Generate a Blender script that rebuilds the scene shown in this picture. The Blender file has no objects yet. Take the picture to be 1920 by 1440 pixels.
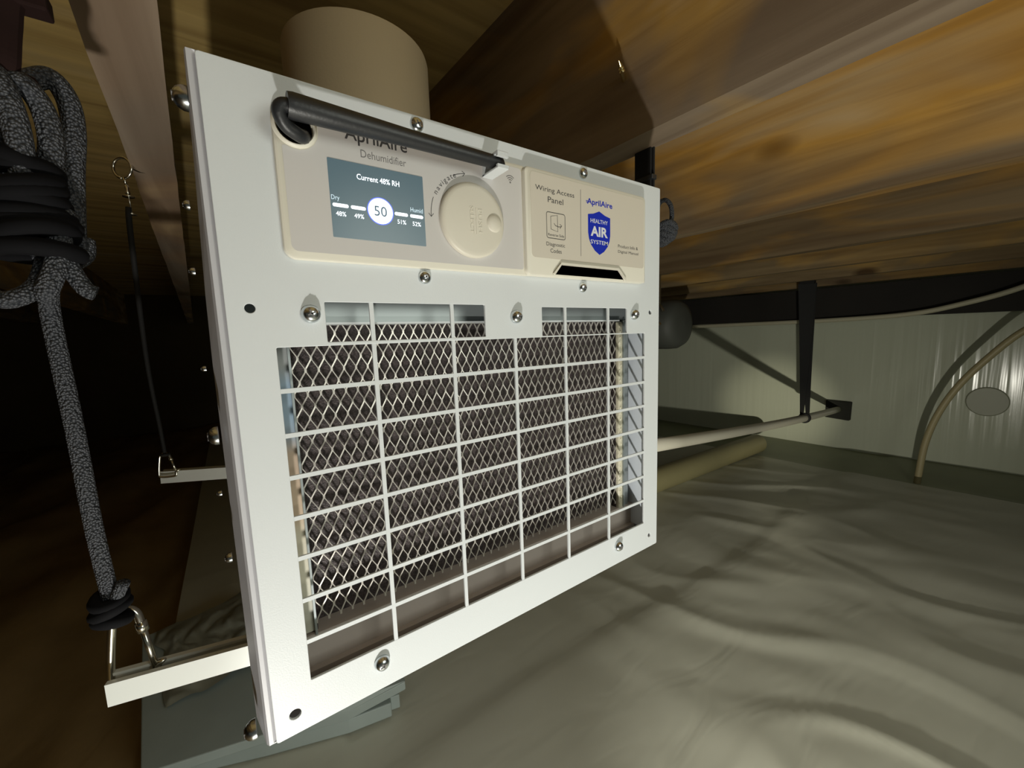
import bpy, bmesh, math, random
from mathutils import Vector, Matrix, noise
C = bpy.context.scene.collection
S = bpy.context.scene
R = math.radians
PI = math.pi
random.seed(7)

# ------------------------------------------------------------------ camera
cam = bpy.data.cameras.new('camera')
cam.sensor_width = 36.0
cam.lens = 36.0 * 750 / 1920
cam.clip_start = 0.01
camo = bpy.data.objects.new('camera', cam); C.objects.link(camo)
cr, cu, cf = Vector((.81532, -.57802, -.03387)), Vector((.09737, .07922, .99209)), Vector((.57077, .81217, -.12087))
M = Matrix((cr, cu, -cf)).transposed().to_4x4()
M.translation = Vector((-.00073, -.21499, .6814))
camo.matrix_world = M
S.camera = camo

# ------------------------------------------------------------------ world, lamps, exposure
w = bpy.data.worlds.new('world'); S.world = w; w.use_nodes = True
w.node_tree.nodes['Background'].inputs['Color'].default_value = (.86, .95, .80, 1)
w.node_tree.nodes['Background'].inputs['Strength'].default_value = .045
S.view_settings.view_transform = 'Standard'; S.view_settings.look = 'None'
S.view_settings.gamma = 1; S.view_settings.exposure = 0; S.view_settings.use_curve_mapping = False

def lamp(name, kind, loc, energy, color, aim=None, **kw):
    d = bpy.data.lights.new(name, kind); d.energy = energy; d.color = color
    for k, v in kw.items(): setattr(d, k, v)
    o = bpy.data.objects.new(name, d); C.objects.link(o); o.location = loc
    if aim: o.rotation_euler = (Vector(aim) - Vector(loc)).to_track_quat('-Z', 'Y').to_euler()
    return o
LP = (-.055, -.32, .12)
# torch on the floor in front of the unit: beam turned up at the unit and the joists, side beam along the floor to the right wall
lamp('torch_beam', 'SPOT', LP, 9.8, (1, .97, .90), (.30, .03, .95), spot_size=R(122), spot_blend=.9, shadow_soft_size=.012)
lamp('torch_side_beam', 'SPOT', LP, 36, (1, .97, .84), (2.8, .92, .22), spot_size=R(56), spot_blend=1, shadow_soft_size=.012)
lamp('torch_hot_spot', 'SPOT', LP, 80, (1, .94, .72), (2.79, .87, .17), spot_size=R(14), spot_blend=1, shadow_soft_size=.012)
lamp('torch_spill', 'POINT', LP, 3.6, (1, .97, .88), shadow_soft_size=.012)
# broad soft fill behind the camera, added to lift shadows and floor; no real lamp
lamp('fill_light', 'AREA', (.42, -.85, .80), 3.6, (.97, 1, .88), (.52, .12, .0), size=.45)

# ------------------------------------------------------------------ materials
def nodes(name):
    m = bpy.data.materials.new(name); m.use_nodes = True
    nt = m.node_tree; return m, nt, nt.nodes['Principled BSDF']
def mat(name, col, rough=.5, metal=0, spec=.5, bump=0, bscale=300, vary=0, vscale=8, coat=0, emit=0):
    m, nt, b = nodes(name)
    b.inputs['Base Color'].default_value = (*col, 1); b.inputs['Roughness'].default_value = rough
    b.inputs['Metallic'].default_value = metal; b.inputs['Specular IOR Level'].default_value = spec
    b.inputs['Coat Weight'].default_value = coat
    if emit:
        b.inputs['Emission Color'].default_value = (*col, 1); b.inputs['Emission Strength'].default_value = emit
    N = nt.nodes.new; L = nt.links.new
    tc = N('ShaderNodeTexCoord')
    if vary:
        n = N('ShaderNodeTexNoise'); n.inputs['Scale'].default_value = vscale; n.inputs['Detail'].default_value = 4
        L(tc.outputs['Object'], n.inputs['Vector'])
        mx = N('ShaderNodeMix'); mx.data_type = 'RGBA'
        mx.inputs['A'].default_value = (*[c * (1 - vary) for c in col], 1); mx.inputs['B'].default_value = (*[min(1, c * (1 + vary)) for c in col], 1)
        L(n.outputs['Fac'], mx.inputs['Factor']); L(mx.outputs['Result'], b.inputs['Base Color'])
    if bump:
        n2 = N('ShaderNodeTexNoise'); n2.inputs['Scale'].default_value = bscale; n2.inputs['Detail'].default_value = 3
        L(tc.outputs['Object'], n2.inputs['Vector'])
        bp = N('ShaderNodeBump'); bp.inputs['Strength'].default_value = bump; bp.inputs['Distance'].default_value = .001
        L(n2.outputs['Fac'], bp.inputs['Height']); L(bp.outputs['Normal'], b.inputs['Normal'])
    return m

def wood(name, warm, grey, bias, seed, axis=1, pale=(.62, .45, .24), knots=True, stain=0):
    """timber: grain along one axis, grey weathered areas, yellow sap areas, knots"""
    m, nt, b = nodes(name); N = nt.nodes.new; L = nt.links.new
    tc = N('ShaderNodeTexCoord'); mp = N('ShaderNodeMapping')
    sc = [34, 34, 34]; sc[axis] = 1.6
    mp.inputs['Scale'].default_value = sc; mp.inputs['Location'].default_value = (seed * 3.7, seed * 1.9, seed * 5.3)
    L(tc.outputs['Object'], mp.inputs['Vector'])
    g = N('ShaderNodeTexNoise'); g.inputs['Scale'].default_value = 1; g.inputs['Detail'].default_value = 6; g.inputs['Distortion'].default_value = .6
    L(mp.outputs['Vector'], g.inputs['Vector'])
    mp2 = N('ShaderNodeMapping'); sc2 = [5, 5, 5]; sc2[axis] = 1.6
    mp2.inputs['Scale'].default_value = sc2; mp2.inputs['Location'].default_value = (seed * 1.1, seed * 7.9, seed * 2.3)
    L(tc.outputs['Object'], mp2.inputs['Vector'])
    p = N('ShaderNodeTexNoise'); p.inputs['Scale'].default_value = 1.0; p.inputs['Detail'].default_value = 3; p.inputs['Distortion'].default_value = 1.6
    L(mp2.outputs['Vector'], p.inputs['Vector'])
    rp = N('ShaderNodeValToRGB'); rp.color_ramp.elements[0].position = bias - .09; rp.color_ramp.elements[1].position = bias + .09
    rp.color_ramp.elements[0].color = (*warm, 1); rp.color_ramp.elements[1].color = (*grey, 1)
    e = rp.color_ramp.elements.new(max(.02, bias - .22)); e.color = (*pale, 1)
    if stain:                                   # grey weathering strongest along the lower edge of the board
        sp = N('ShaderNodeSeparateXYZ'); L(tc.outputs['Object'], sp.inputs['Vector'])
        mr = N('ShaderNodeMapRange'); mr.inputs['From Min'].default_value = .88; mr.inputs['From Max'].default_value = 1.06
        mr.inputs['To Min'].default_value = stain; mr.inputs['To Max'].default_value = -stain; L(sp.outputs['Z'], mr.inputs['Value'])
        ad = N('ShaderNodeMath'); L(p.outputs['Fac'], ad.inputs[0]); L(mr.outputs['Result'], ad.inputs[1]); L(ad.outputs[0], rp.inputs['Fac'])
    else: L(p.outputs['Fac'], rp.inputs['Fac'])
    rg = N('ShaderNodeValToRGB'); rg.color_ramp.elements[0].position = .30; rg.color_ramp.elements[1].position = .62
    rg.color_ramp.elements[0].color = (.52, .46, .42, 1); rg.color_ramp.elements[1].color = (1, 1, 1, 1)
    L(g.outputs['Fac'], rg.inputs['Fac'])
    mu = N('ShaderNodeMix'); mu.data_type = 'RGBA'; mu.blend_type = 'MULTIPLY'; mu.inputs['Factor'].default_value = .8
    L(rp.outputs['Color'], mu.inputs['A']); L(rg.outputs['Color'], mu.inputs['B'])
    out = mu.outputs['Result']
    if knots:
        mp3 = N('ShaderNodeMapping'); sc3 = [5.2, 5.2, 5.2]; sc3[axis] = 2.6
        mp3.inputs['Scale'].default_value = sc3; mp3.inputs['Location'].default_value = (seed * 2.2, seed * .7, seed * 1.3)
        L(tc.outputs['Object'], mp3.inputs['Vector'])
        v = N('ShaderNodeTexVoronoi'); v.inputs['Scale'].default_value = 1
        L(mp3.outputs['Vector'], v.inputs['Vector'])
        rk = N('ShaderNodeValToRGB'); rk.color_ramp.elements[0].position = .07; rk.color_ramp.elements[1].position = .135
        rk.color_ramp.elements[0].color = (.16, .10, .06, 1); rk.color_ramp.elements[1].color = (1, 1, 1, 1)
        L(v.outputs['Distance'], rk.inputs['Fac'])
        m2 = N('ShaderNodeMix'); m2.data_type = 'RGBA'; m2.blend_type = 'MULTIPLY'; m2.inputs['Factor'].default_value = .85
        L(out, m2.inputs['A']); L(rk.outputs['Color'], m2.inputs['B']); out = m2.outputs['Result']
    L(out, b.inputs['Base Color'])
    b.inputs['Roughness'].default_value = .72; b.inputs['Specular IOR Level'].default_value = .25
    bp = N('ShaderNodeBump'); bp.inputs['Strength'].default_value = .35; bp.inputs['Distance'].default_value = .003
    L(g.outputs['Fac'], bp.inputs['Height']); L(bp.outputs['Normal'], b.inputs['Normal'])
    return m

WHITE = mat('white_paint', (.69, .725, .745), .42, spec=.4, bump=.07, bscale=1300)
WHITE_IN = mat('white_lining', (.74, .80, .87), .45)
BODY = mat('cabinet_steel_paint', (.52, .52, .55), .45)
BEIGE = mat('beige_plastic', (.76, .73, .63), .42, bump=.04, bscale=1500)
BEIGE2 = mat('beige_plastic_warm', (.62, .56, .46), .5, bump=.1, bscale=1200)
OVERLAY = mat('grey_overlay', (.62, .60, .585), .5)
KNOB = mat('knob_plastic', (.71, .67, .57), .45, bump=.03, bscale=1500)
LABELM = mat('label_film', (.66, .61, .52), .5)
INK = mat('grey_ink', (.07, .068, .07), .7, spec=.12)
INK2 = mat('light_grey_ink', (.20, .19, .19), .7, spec=.12)
INK3 = mat('black_ink', (.03, .03, .035), .6)
BLUE = mat('blue_ink', (.012, .03, .46), .6, spec=.12)
WPRINT = mat('white_ink', (.78, .80, .84), .5)
SCREEN = mat('screen_glow', (.055, .092, .112), .25, emit=.7)
GLOW = mat('screen_white', (.86, .93, 1), .4, emit=1.0)
GLOWDIM = mat('screen_pale', (.55, .70, .80), .4, emit=.7)
HALO = mat('screen_blue', (.10, .16, .75), .4, emit=.8)
DARKBLUE = mat('screen_digit', (.04, .09, .14), .4, emit=.5)
BLACK = mat('black_void', (.004, .004, .004), .9, spec=.1)
RUBBER = mat('black_rubber', (.018, .019, .021), .42, spec=.5, bump=.1, bscale=700)
ZINC = mat('zinc_screw', (.62, .66, .68), .22, metal=1)
STEEL = mat('bright_wire', (.72, .70, .62), .2, metal=1)
GALV = mat('galvanised_sheet', (.36, .40, .41), .42, metal=.5, vary=.12, vscale=14)
TAUPE = mat('taupe_channel', (.46, .41, .38), .45, vary=.06, vscale=20)
ALU = mat('white_channel', (.80, .83, .80), .35, metal=.15)
MESHM = mat('expanded_metal', (.62, .59, .55), .36, metal=.55)
DUCT = mat('collar_plastic', (.63, .54, .38), .5, bump=.12, bscale=400)
ROPE = mat('rope_black', (.004, .004, .005), .85, spec=.15)
BLACKST = mat('black_strap', (.006, .006, .006), .8)
RUST = mat('rusty_bracket', (.016, .007, .006), .85, spec=.15, vary=.3, vscale=60)
PVC = mat('pvc_pipe', (.62, .59, .49), .4)
TUBE = mat('yellowed_tube', (.42, .36, .20), .45)
CABLE = mat('cream_cable', (.55, .52, .38), .5)
FLOORPIPE = mat('olive_drain_pipe', (.46, .41, .21), .5, vary=.12, vscale=9)
BOARD = mat('grey_foam_board', (.42, .49, .475), .55, vary=.15, vscale=12)
DGREY = mat('dark_grey_pipe', (.075, .08, .07), .6)
WALLB = mat('earth_brown', (.10, .075, .04), .9, vary=.45, vscale=2.2, spec=.1)
PATCH = mat('olive_patch', (.42, .43, .32), .4)
SILL = mat('sill_timber', (.016, .013, .010), .8, vary=.5, vscale=5)
PLY = wood('plywood', (.64, .46, .17), (.52, .36, .14), .60, 2, axis=0, pale=(.62, .46, .20), knots=False)

def foam_mat():
    m, nt, b = nodes('filter_foam'); N = nt.nodes.new; L = nt.links.new
    tc = N('ShaderNodeTexCoord')
    n = N('ShaderNodeTexNoise'); n.inputs['Scale'].default_value = 900; n.inputs['Detail'].default_value = 3
    v = N('ShaderNodeTexVoronoi'); v.inputs['Scale'].default_value = 1100
    L(tc.outputs['Object'], n.inputs['Vector']); L(tc.outputs['Object'], v.inputs['Vector'])
    r = N('ShaderNodeValToRGB'); r.color_ramp.elements[0].position = .36; r.color_ramp.elements[1].position = .74
    r.color_ramp.elements[0].color = (.022, .016, .017, 1); r.color_ramp.elements[1].color = (.085, .063, .063, 1)
    L(n.outputs['Fac'], r.inputs['Fac']); L(r.outputs['Color'], b.inputs['Base Color'])
    b.inputs['Roughness'].default_value = .6
    bp = N('ShaderNodeBump'); bp.inputs['Strength'].default_value = .5; bp.inputs['Distance'].default_value = .0006
    L(v.outputs['Distance'], bp.inputs['Height']); L(bp.outputs['Normal'], b.inputs['Normal'])
    return m
FOAM = foam_mat()

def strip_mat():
    """edge strip beside the filter, coloured in bands by height: grey, pale blue, peach, cream from top to bottom"""
    m, nt, b = nodes('banded_strip'); N = nt.nodes.new; L = nt.links.new
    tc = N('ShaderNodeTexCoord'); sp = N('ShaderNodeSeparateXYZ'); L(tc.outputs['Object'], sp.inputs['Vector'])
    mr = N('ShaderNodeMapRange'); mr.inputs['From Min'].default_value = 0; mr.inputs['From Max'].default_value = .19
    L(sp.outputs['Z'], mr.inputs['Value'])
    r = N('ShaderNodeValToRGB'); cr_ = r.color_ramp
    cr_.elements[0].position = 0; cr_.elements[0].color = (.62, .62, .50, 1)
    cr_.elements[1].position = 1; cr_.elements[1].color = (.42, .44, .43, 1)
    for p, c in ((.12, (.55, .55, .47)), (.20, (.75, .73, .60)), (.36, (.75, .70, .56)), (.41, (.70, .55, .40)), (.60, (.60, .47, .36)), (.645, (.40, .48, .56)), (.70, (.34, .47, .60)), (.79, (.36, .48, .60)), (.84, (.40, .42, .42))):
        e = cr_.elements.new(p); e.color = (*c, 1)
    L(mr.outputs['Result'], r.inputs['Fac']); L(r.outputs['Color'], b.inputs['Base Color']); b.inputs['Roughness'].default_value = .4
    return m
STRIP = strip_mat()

def rope_mat():
    m, nt, b = nodes('braided_rope'); N = nt.nodes.new; L = nt.links.new
    tc = N('ShaderNodeTexCoord')
    n = N('ShaderNodeTexVoronoi'); n.inputs['Scale'].default_value = 820
    L(tc.outputs['Object'], n.inputs['Vector'])
    r = N('ShaderNodeValToRGB'); r.color_ramp.elements[0].position = .1; r.color_ramp.elements[1].position = .75
    r.color_ramp.elements[0].color = (.11, .115, .13, 1); r.color_ramp.elements[1].color = (.022, .025, .031, 1)
    L(n.outputs['Distance'], r.inputs['Fac']); L(r.outputs['Color'], b.inputs['Base Color'])
    b.inputs['Roughness'].default_value = .6
    bp = N('ShaderNodeBump'); bp.inputs['Strength'].default_value = .9; bp.inputs['Distance'].default_value = .002; bp.invert = True
    L(n.outputs['Distance'], bp.inputs['Height']); L(bp.outputs['Normal'], b.inputs['Normal'])
    return m
BRAID = rope_mat()

def liner_mat():
    m, nt, b = nodes('vapour_liner'); N = nt.nodes.new; L = nt.links.new
    tc = N('ShaderNodeTexCoord')
    n = N('ShaderNodeTexNoise'); n.inputs['Scale'].default_value = 2.4; n.inputs['Detail'].default_value = 4
    L(tc.outputs['Object'], n.inputs['Vector'])
    mx = N('ShaderNodeMix'); mx.data_type = 'RGBA'
    mx.inputs['A'].default_value = (.56, .565, .475, 1); mx.inputs['B'].default_value = (.66, .66, .565, 1)
    L(n.outputs['Fac'], mx.inputs['Factor']); L(mx.outputs['Result'], b.inputs['Base Color'])
    b.inputs['Roughness'].default_value = .40; b.inputs['Specular IOR Level'].default_value = .6
    mp = N('ShaderNodeMapping'); mp.inputs['Scale'].default_value = (5, 13, 8); mp.inputs['Rotation'].default_value = (0, 0, R(20))
    L(tc.outputs['Object'], mp.inputs['Vector'])
    n2 = N('ShaderNodeTexNoise'); n2.inputs['Scale'].default_value = 1; n2.inputs['Detail'].default_value = 2; n2.inputs['Distortion'].default_value = .8
    L(mp.outputs['Vector'], n2.inputs['Vector'])
    bp = N('ShaderNodeBump'); bp.inputs['Strength'].default_value = .15; bp.inputs['Distance'].default_value = .012
    L(n2.outputs['Fac'], bp.inputs['Height']); L(bp.outputs['Normal'], b.inputs['Normal'])
    return m
LINER = liner_mat()

def wall_mat():
    """glossy white wall sheet with fine upright ripples"""
    m, nt, b = nodes('rippled_wall_sheet'); N = nt.nodes.new; L = nt.links.new
    tc = N('ShaderNodeTexCoord'); mp = N('ShaderNodeMapping'); mp.inputs['Scale'].default_value = (30, 30, .8)
    L(tc.outputs['Object'], mp.inputs['Vector'])
    n = N('ShaderNodeTexNoise'); n.inputs['Scale'].default_value = 1; n.inputs['Detail'].default_value = 2
    L(mp.outputs['Vector'], n.inputs['Vector'])
    b.inputs['Base Color'].default_value = (.64, .67, .53, 1); b.inputs['Roughness'].default_value = .17
    b.inputs['Specular IOR Level'].default_value = .5
    bp = N('ShaderNodeBump'); bp.inputs['Strength'].default_value = .22; bp.inputs['Distance'].default_value = .012
    L(n.outputs['Fac'], bp.inputs['Height']); L(bp.outputs['Normal'], b.inputs['Normal'])
    return m
WALLS = wall_mat()

# ------------------------------------------------------------------ mesh helpers
def obj(name, bm, m, parent=None, smooth=False, label=None, kind=None):
    me = bpy.data.meshes.new(name)
    bmesh.ops.recalc_face_normals(bm, faces=bm.faces)
    bm.to_mesh(me); bm.free()
    for mm in (m if isinstance(m, (list, tuple)) else [m]): me.materials.append(mm)
    if smooth:
        for p in me.polygons: p.use_smooth = True
    o = bpy.data.objects.new(name, me); C.objects.link(o)
    if parent:
        o.parent = parent; q = parent; off = Vector()
        while q: off += q.location; q = q.parent
        me.transform(Matrix.Translation(-off))
    if label: o['label'] = label
    if kind: o['kind'] = kind
    return o
def autosmooth(o, ang=35):
    for p in o.data.polygons: p.use_smooth = True
    o.data.set_sharp_from_angle(angle=R(ang)); return o
def centre(o):
    """put the origin of a top-level mesh at the foot of its bounding box"""
    vs = [v.co for v in o.data.vertices]
    c = Vector(((min(v.x for v in vs) + max(v.x for v in vs)) / 2, (min(v.y for v in vs) + max(v.y for v in vs)) / 2, min(v.z for v in vs)))
    o.data.transform(Matrix.Translation(-c)); o.location = c; return o
def tag(o, label, cat, group=None):
    o['label'] = label; o['category'] = cat
    if group: o['group'] = group
    return o
def thing(name, loc, label, cat, group=None):
    o = bpy.data.objects.new(name, None); C.objects.link(o); o.location = loc; o.empty_display_size = .02
    return tag(o, label, cat, group)
def box(bm, x0, x1, y0, y1, z0, z1, bev=0, mi=0):
    r = bmesh.ops.create_cube(bm, size=1, matrix=Matrix.Translation(((x0 + x1) / 2, (y0 + y1) / 2, (z0 + z1) / 2)) @ Matrix.Diagonal((abs(x1 - x0), abs(y1 - y0), abs(z1 - z0), 1)))
    fs = list({f for v in r['verts'] for f in v.link_faces})
    for f in fs: f.material_index = mi
    if bev:
        es = list({e for v in r['verts'] for e in v.link_edges})
        bmesh.ops.bevel(bm, geom=es, offset=bev, segments=2, affect='EDGES', profile=.5)
    return r
def new(): return bmesh.new()
def lathe(bm, prof, origin, axis, n=24, mi=0, cap=True):
    """prof: (radius, height) pairs turned about axis through origin"""
    axis = Vector(axis).normalized(); q = Vector((0, 0, 1)).rotation_difference(axis)
    rings = []
    for r_, h in prof:
        rings.append([bm.verts.new(Vector(origin) + q @ Vector((r_ * math.cos(2 * PI * i / n), r_ * math.sin(2 * PI * i / n), h))) for i in range(n)])
    for a, b_ in zip(rings, rings[1:]):
        for i in range(n):
            f = bm.faces.new((a[i], a[(i + 1) % n], b_[(i + 1) % n], b_[i])); f.material_index = mi
    if cap:
        for rr in (rings[0][::-1], rings[-1]):
            f = bm.faces.new(rr); f.material_index = mi
def spline(pts, k=8, closed=False):
    pts = [Vector(p) for p in pts]; out = []; n = len(pts)
    for i in range(n if closed else n - 1):
        g = lambda j: pts[j % n] if closed else pts[max(0, min(n - 1, j))]
        p0, p1, p2, p3 = g(i - 1), g(i), g(i + 1), g(i + 2)
        for s in range(k):
            t = s / k
            out.append(.5 * (2 * p1 + (p2 - p0) * t + (2 * p0 - 5 * p1 + 4 * p2 - p3) * t * t + (3 * p1 - p0 - 3 * p2 + p3) * t ** 3))
    if not closed: out.append(pts[-1])
    return out
def tube(bm, pts, rad, n=10, closed=False, cap=True, mi=0):
    """round bar along a polyline; rad is a number or a list; frames carried along"""
    pts = [Vector(p) for p in pts]; m = len(pts)
    rr = rad if isinstance(rad, (list, tuple)) else [rad] * m
    T = []
    for i in range(m):
        a = pts[(i - 1) % m] if closed or i else pts[0]; b_ = pts[(i + 1) % m] if closed or i < m - 1 else pts[-1]
        T.append((b_ - a).normalized())
    u = T[0].orthogonal().normalized(); rings = []
    for i in range(m):
        if i: u = T[i - 1].rotation_difference(T[i]) @ u
        v = T[i].cross(u).normalized(); u = v.cross(T[i]).normalized()
        rings.append([bm.verts.new(pts[i] + rr[i] * (math.cos(2 * PI * j / n) * u + math.sin(2 * PI * j / n) * v)) for j in range(n)])
    for i in range(m if closed else m - 1):
        a, b_ = rings[i], rings[(i + 1) % m]
        sh = 0
        if closed and i == m - 1:
            sh = min(range(n), key=lambda s: (a[0].co - b_[s].co).length)
        for j in range(n):
            f = bm.faces.new((a[j], a[(j + 1) % n], b_[(j + 1 + sh) % n], b_[(j + sh) % n])); f.material_index = mi
    if cap and not closed:
        bm.faces.new(rings[0][::-1]).material_index = mi; bm.faces.new(rings[-1]).material_index = mi
def rrect(x0, x1, z0, z1, r, n=6):
    rs = r if isinstance(r, (list, tuple)) else [r] * 4      # bottom-left, bottom-right, top-right, top-left
    out = []
    for (cx, cz, a0), q in zip(((x0, z0, 180), (x1, z0, 270), (x1, z1, 0), (x0, z1, 90)), rs):
        sx = 1 if cx == x0 else -1; sz = 1 if cz == z0 else -1
        if q <= 0: out.append((cx, cz)); continue
        for i in range(n + 1):
            a = R(a0 + 90 * i / n); out.append((cx + sx * q + q * math.cos(a), cz + sz * q + q * math.sin(a)))
    return out
def circ(cx, cz, r, n=28): return [(cx + r * math.cos(2 * PI * i / n), cz + r * math.sin(2 * PI * i / n)) for i in range(n)]
def plate(bm, loops, yf, yb, bev=0, mi=0, back=False):
    """flat sheet facing -Y with holes: loops[0] outline, others holes; edge softened by bev"""
    def inset(lp, d, sgn):
        n = len(lp); out = []
        area = sum(lp[i][0] * lp[(i + 1) % n][1] - lp[(i + 1) % n][0] * lp[i][1] for i in range(n))
        s = (1 if area > 0 else -1) * sgn
        for i in range(n):
            p, c, q = Vector(lp[i - 1]), Vector(lp[i]), Vector(lp[(i + 1) % n])
            n1 = Vector((-(c - p).y, (c - p).x)).normalized(); n2 = Vector((-(q - c).y, (q - c).x)).normalized()
            nn = (n1 + n2); nn = nn / max(.3, nn.length_squared / 2) if nn.length > 1e-6 else n1
            out.append(c + nn * d * s)
        return out
    edges = []
    backs = []
    for k, lp in enumerate(loops):
        fl = inset(lp, bev, 1 if k == 0 else -1) if bev else [Vector(p) for p in lp]
        vf = [bm.verts.new((p[0], yf, p[1])) for p in fl]
        chain = [vf]
        if bev:
            mid = [((Vector(p) * .7 + Vector(q) * .3)) for p, q in zip(lp, fl)]
            chain.append([bm.verts.new((p[0], yf + bev * .3, p[1])) for p in mid])
            chain.append([bm.verts.new((p[0], yf + bev, p[1])) for p in lp])
        chain.append([bm.verts.new((p[0], yb, p[1])) for p in lp])
        n = len(lp)
        for a, b_ in zip(chain, chain[1:]):
            for i in range(n):
                bm.faces.new((a[i], a[(i + 1) % n], b_[(i + 1) % n], b_[i])).material_index = mi
        edges += [bm.edges.get((vf[i], vf[(i + 1) % n])) for i in range(n)]
        backs.append(chain[-1])
    if len(loops) == 1:
        bm.faces.new([e.verts[0] for e in []] or vf).material_index = mi
        if back: bm.faces.new(backs[0]).material_index = mi
    else:
        r = bmesh.ops.triangle_fill(bm, use_beauty=True, use_dissolve=False, edges=edges)
        for f in r['geom']:
            if isinstance(f, bmesh.types.BMFace): f.material_index = mi
def flat(bm, pts, y, mi=0):
    bm.faces.new([bm.verts.new((p[0], y, p[1])) for p in pts]).material_index = mi
_txt = {}
def glyphs(s, bold=0):
    if (s, bold) in _txt: return _txt[(s, bold)]
    cu_ = bpy.data.curves.new('t', 'FONT'); cu_.body = s; cu_.size = 1; cu_.offset = bold; cu_.resolution_u = 3
    o = bpy.data.objects.new('t', cu_); C.objects.link(o)
    dg = bpy.context.evaluated_depsgraph_get(); me = bpy.data.meshes.new_from_object(o.evaluated_get(dg))
    vs = [(v.co.x, v.co.y) for v in me.vertices]; fs = [tuple(p.vertices) for p in me.polygons]
    bpy.data.objects.remove(o); bpy.data.curves.remove(cu_); bpy.data.meshes.remove(me)
    _txt[(s, bold)] = (vs, fs); return vs, fs
def text(bm, s, x0, x1, z0, z1, y, bold=0, rot=0, mi=0, ref=None):
    """lettering fitted to the box x0..x1, z0..z1 on a plane facing -Y; rot turns it about the box centre"""
    vs, fs = glyphs(s, bold)
    ax, bx = min(v[0] for v in vs), max(v[0] for v in vs)
    ref_v = glyphs(ref or s, bold)[0]; ay, by = min(v[1] for v in ref_v), max(v[1] for v in ref_v)
    cx, cz = (x0 + x1) / 2, (z0 + z1) / 2; ca, sa = math.cos(R(rot)), math.sin(R(rot)); nv = []
    for px, py in vs:
        u = (px - ax) / (bx - ax) * (x1 - x0) + x0 - cx; v = (py - ay) / (by - ay) * (z1 - z0) + z0 - cz
        nv.append(bm.verts.new((cx + u * ca - v * sa, y, cz + u * sa + v * ca)))
    for f in fs:
        try: bm.faces.new([nv[i] for i in f]).material_index = mi
        except ValueError: pass
def stroke(bm, pts, wd, y, mi=0, closed=False):
    """printed line of width wd along pts (x, z)"""
    pts = [Vector(p) for p in pts]; n = len(pts); a = []; b_ = []
    for i in range(n):
        p = pts[i - 1] if closed or i else pts[0]; q = pts[(i + 1) % n] if closed or i < n - 1 else pts[-1]
        d = (q - p).normalized(); nn = Vector((-d.y, d.x)) * wd / 2
        a.append(bm.verts.new((pts[i].x + nn.x, y, pts[i].y + nn.y))); b_.append(bm.verts.new((pts[i].x - nn.x, y, pts[i].y - nn.y)))
    for i in range(n if closed else n - 1):
        j = (i + 1) % n; bm.faces.new((a[i], a[j], b_[j], b_[i])).material_index = mi
def bevel_mod(o, wd, seg=2):
    b = o.modifiers.new('bevel', 'BEVEL'); b.width = wd; b.segments = seg; b.limit_method = 'ANGLE'; b.angle_limit = R(40); return o

# ------------------------------------------------------------------ the setting
ZT = .80                       # top of the unit; floor is z = 0
# floor: liner laid over the ground, wrinkled, lap seam, shallow trench along the right wall
def floor_h(x, y):
    h = .010 * noise.noise((x * 1.3, y * 1.3, .3))
    a = y - .08 * x; b_ = x + .22 * y
    msk = max(0, min(1, (x - .35) / .5)) * max(0, min(1, (2.35 - x) / .4)) * max(0, min(1, (.95 - y) / .5))
    wa = .12 * noise.noise((x * 1.7, y * 2.2, 7))
    r1 = noise.noise((a * 3.6 + wa, (b_ + wa) * 6, 1.7)); r2 = noise.noise((a * 5.5, (b_ + wa) * 13, 4.4))
    r3 = 1 - abs(noise.noise((a * 2.2 + 2, (b_ + wa) * 4.2, 3.1)))
    h += msk * (.0050 * r1 + .0022 * r2 + .005 * max(0, r3 - .8) / .2)
    h += .006 / (1 + math.exp((y - .352 - .02 * math.sin(x * 4)) / .008)) if x > .1 else .006
    t = x + .05 * y
    if t > 2.30: h -= .05 * min(1, (t - 2.30) / .14) * (1 - .35 * max(0, (t - 2.5) / .35))
    return h
bm = new(); nx, ny = 320, 320; X0, X1, Y0, Y1 = -.17, 2.98, -1.4, 3.4
gx = [X0 + (X1 - X0) * i / nx for i in range(nx + 1)]; gy = [Y0 + (Y1 - Y0) * (j / ny) ** 1.25 for j in range(ny + 1)]
gv = [[bm.verts.new((x, y, floor_h(x, y))) for y in gy] for x in gx]
for i in range(nx):
    for j in range(ny):
        f = bm.faces.new((gv[i][j], gv[i + 1][j], gv[i + 1][j + 1], gv[i][j + 1]))
        if gx[i] + .05 * gy[j] + .012 * noise.noise((gy[j] * 5, 1, 1)) > 2.335: f.material_index = 1      # darker olive strip in the trench
obj('floor', bm, [LINER, mat('olive_liner', (.27, .29, .17), .38, vary=.3, vscale=5)], smooth=True, kind='structure')
bm = new(); n = 70
gv = [[bm.verts.new((-2.6 + 2.6 * i / n, -1.4 + 5.8 * j / n, -.035 + .05 * noise.noise((i * .16, j * .13, 9)) + .02 * noise.noise((i * .5, j * .5, 2)))) for j in range(n + 1)] for i in range(n + 1)]
for i in range(n):
    for j in range(n): bm.faces.new((gv[i][j], gv[i + 1][j], gv[i + 1][j + 1], gv[i][j + 1]))
obj('floor_earth', bm, mat('bare_earth', (.34, .235, .105), .85, vary=.4, vscale=5, bump=.5, bscale=60, spec=.15), smooth=True, kind='structure')
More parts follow.
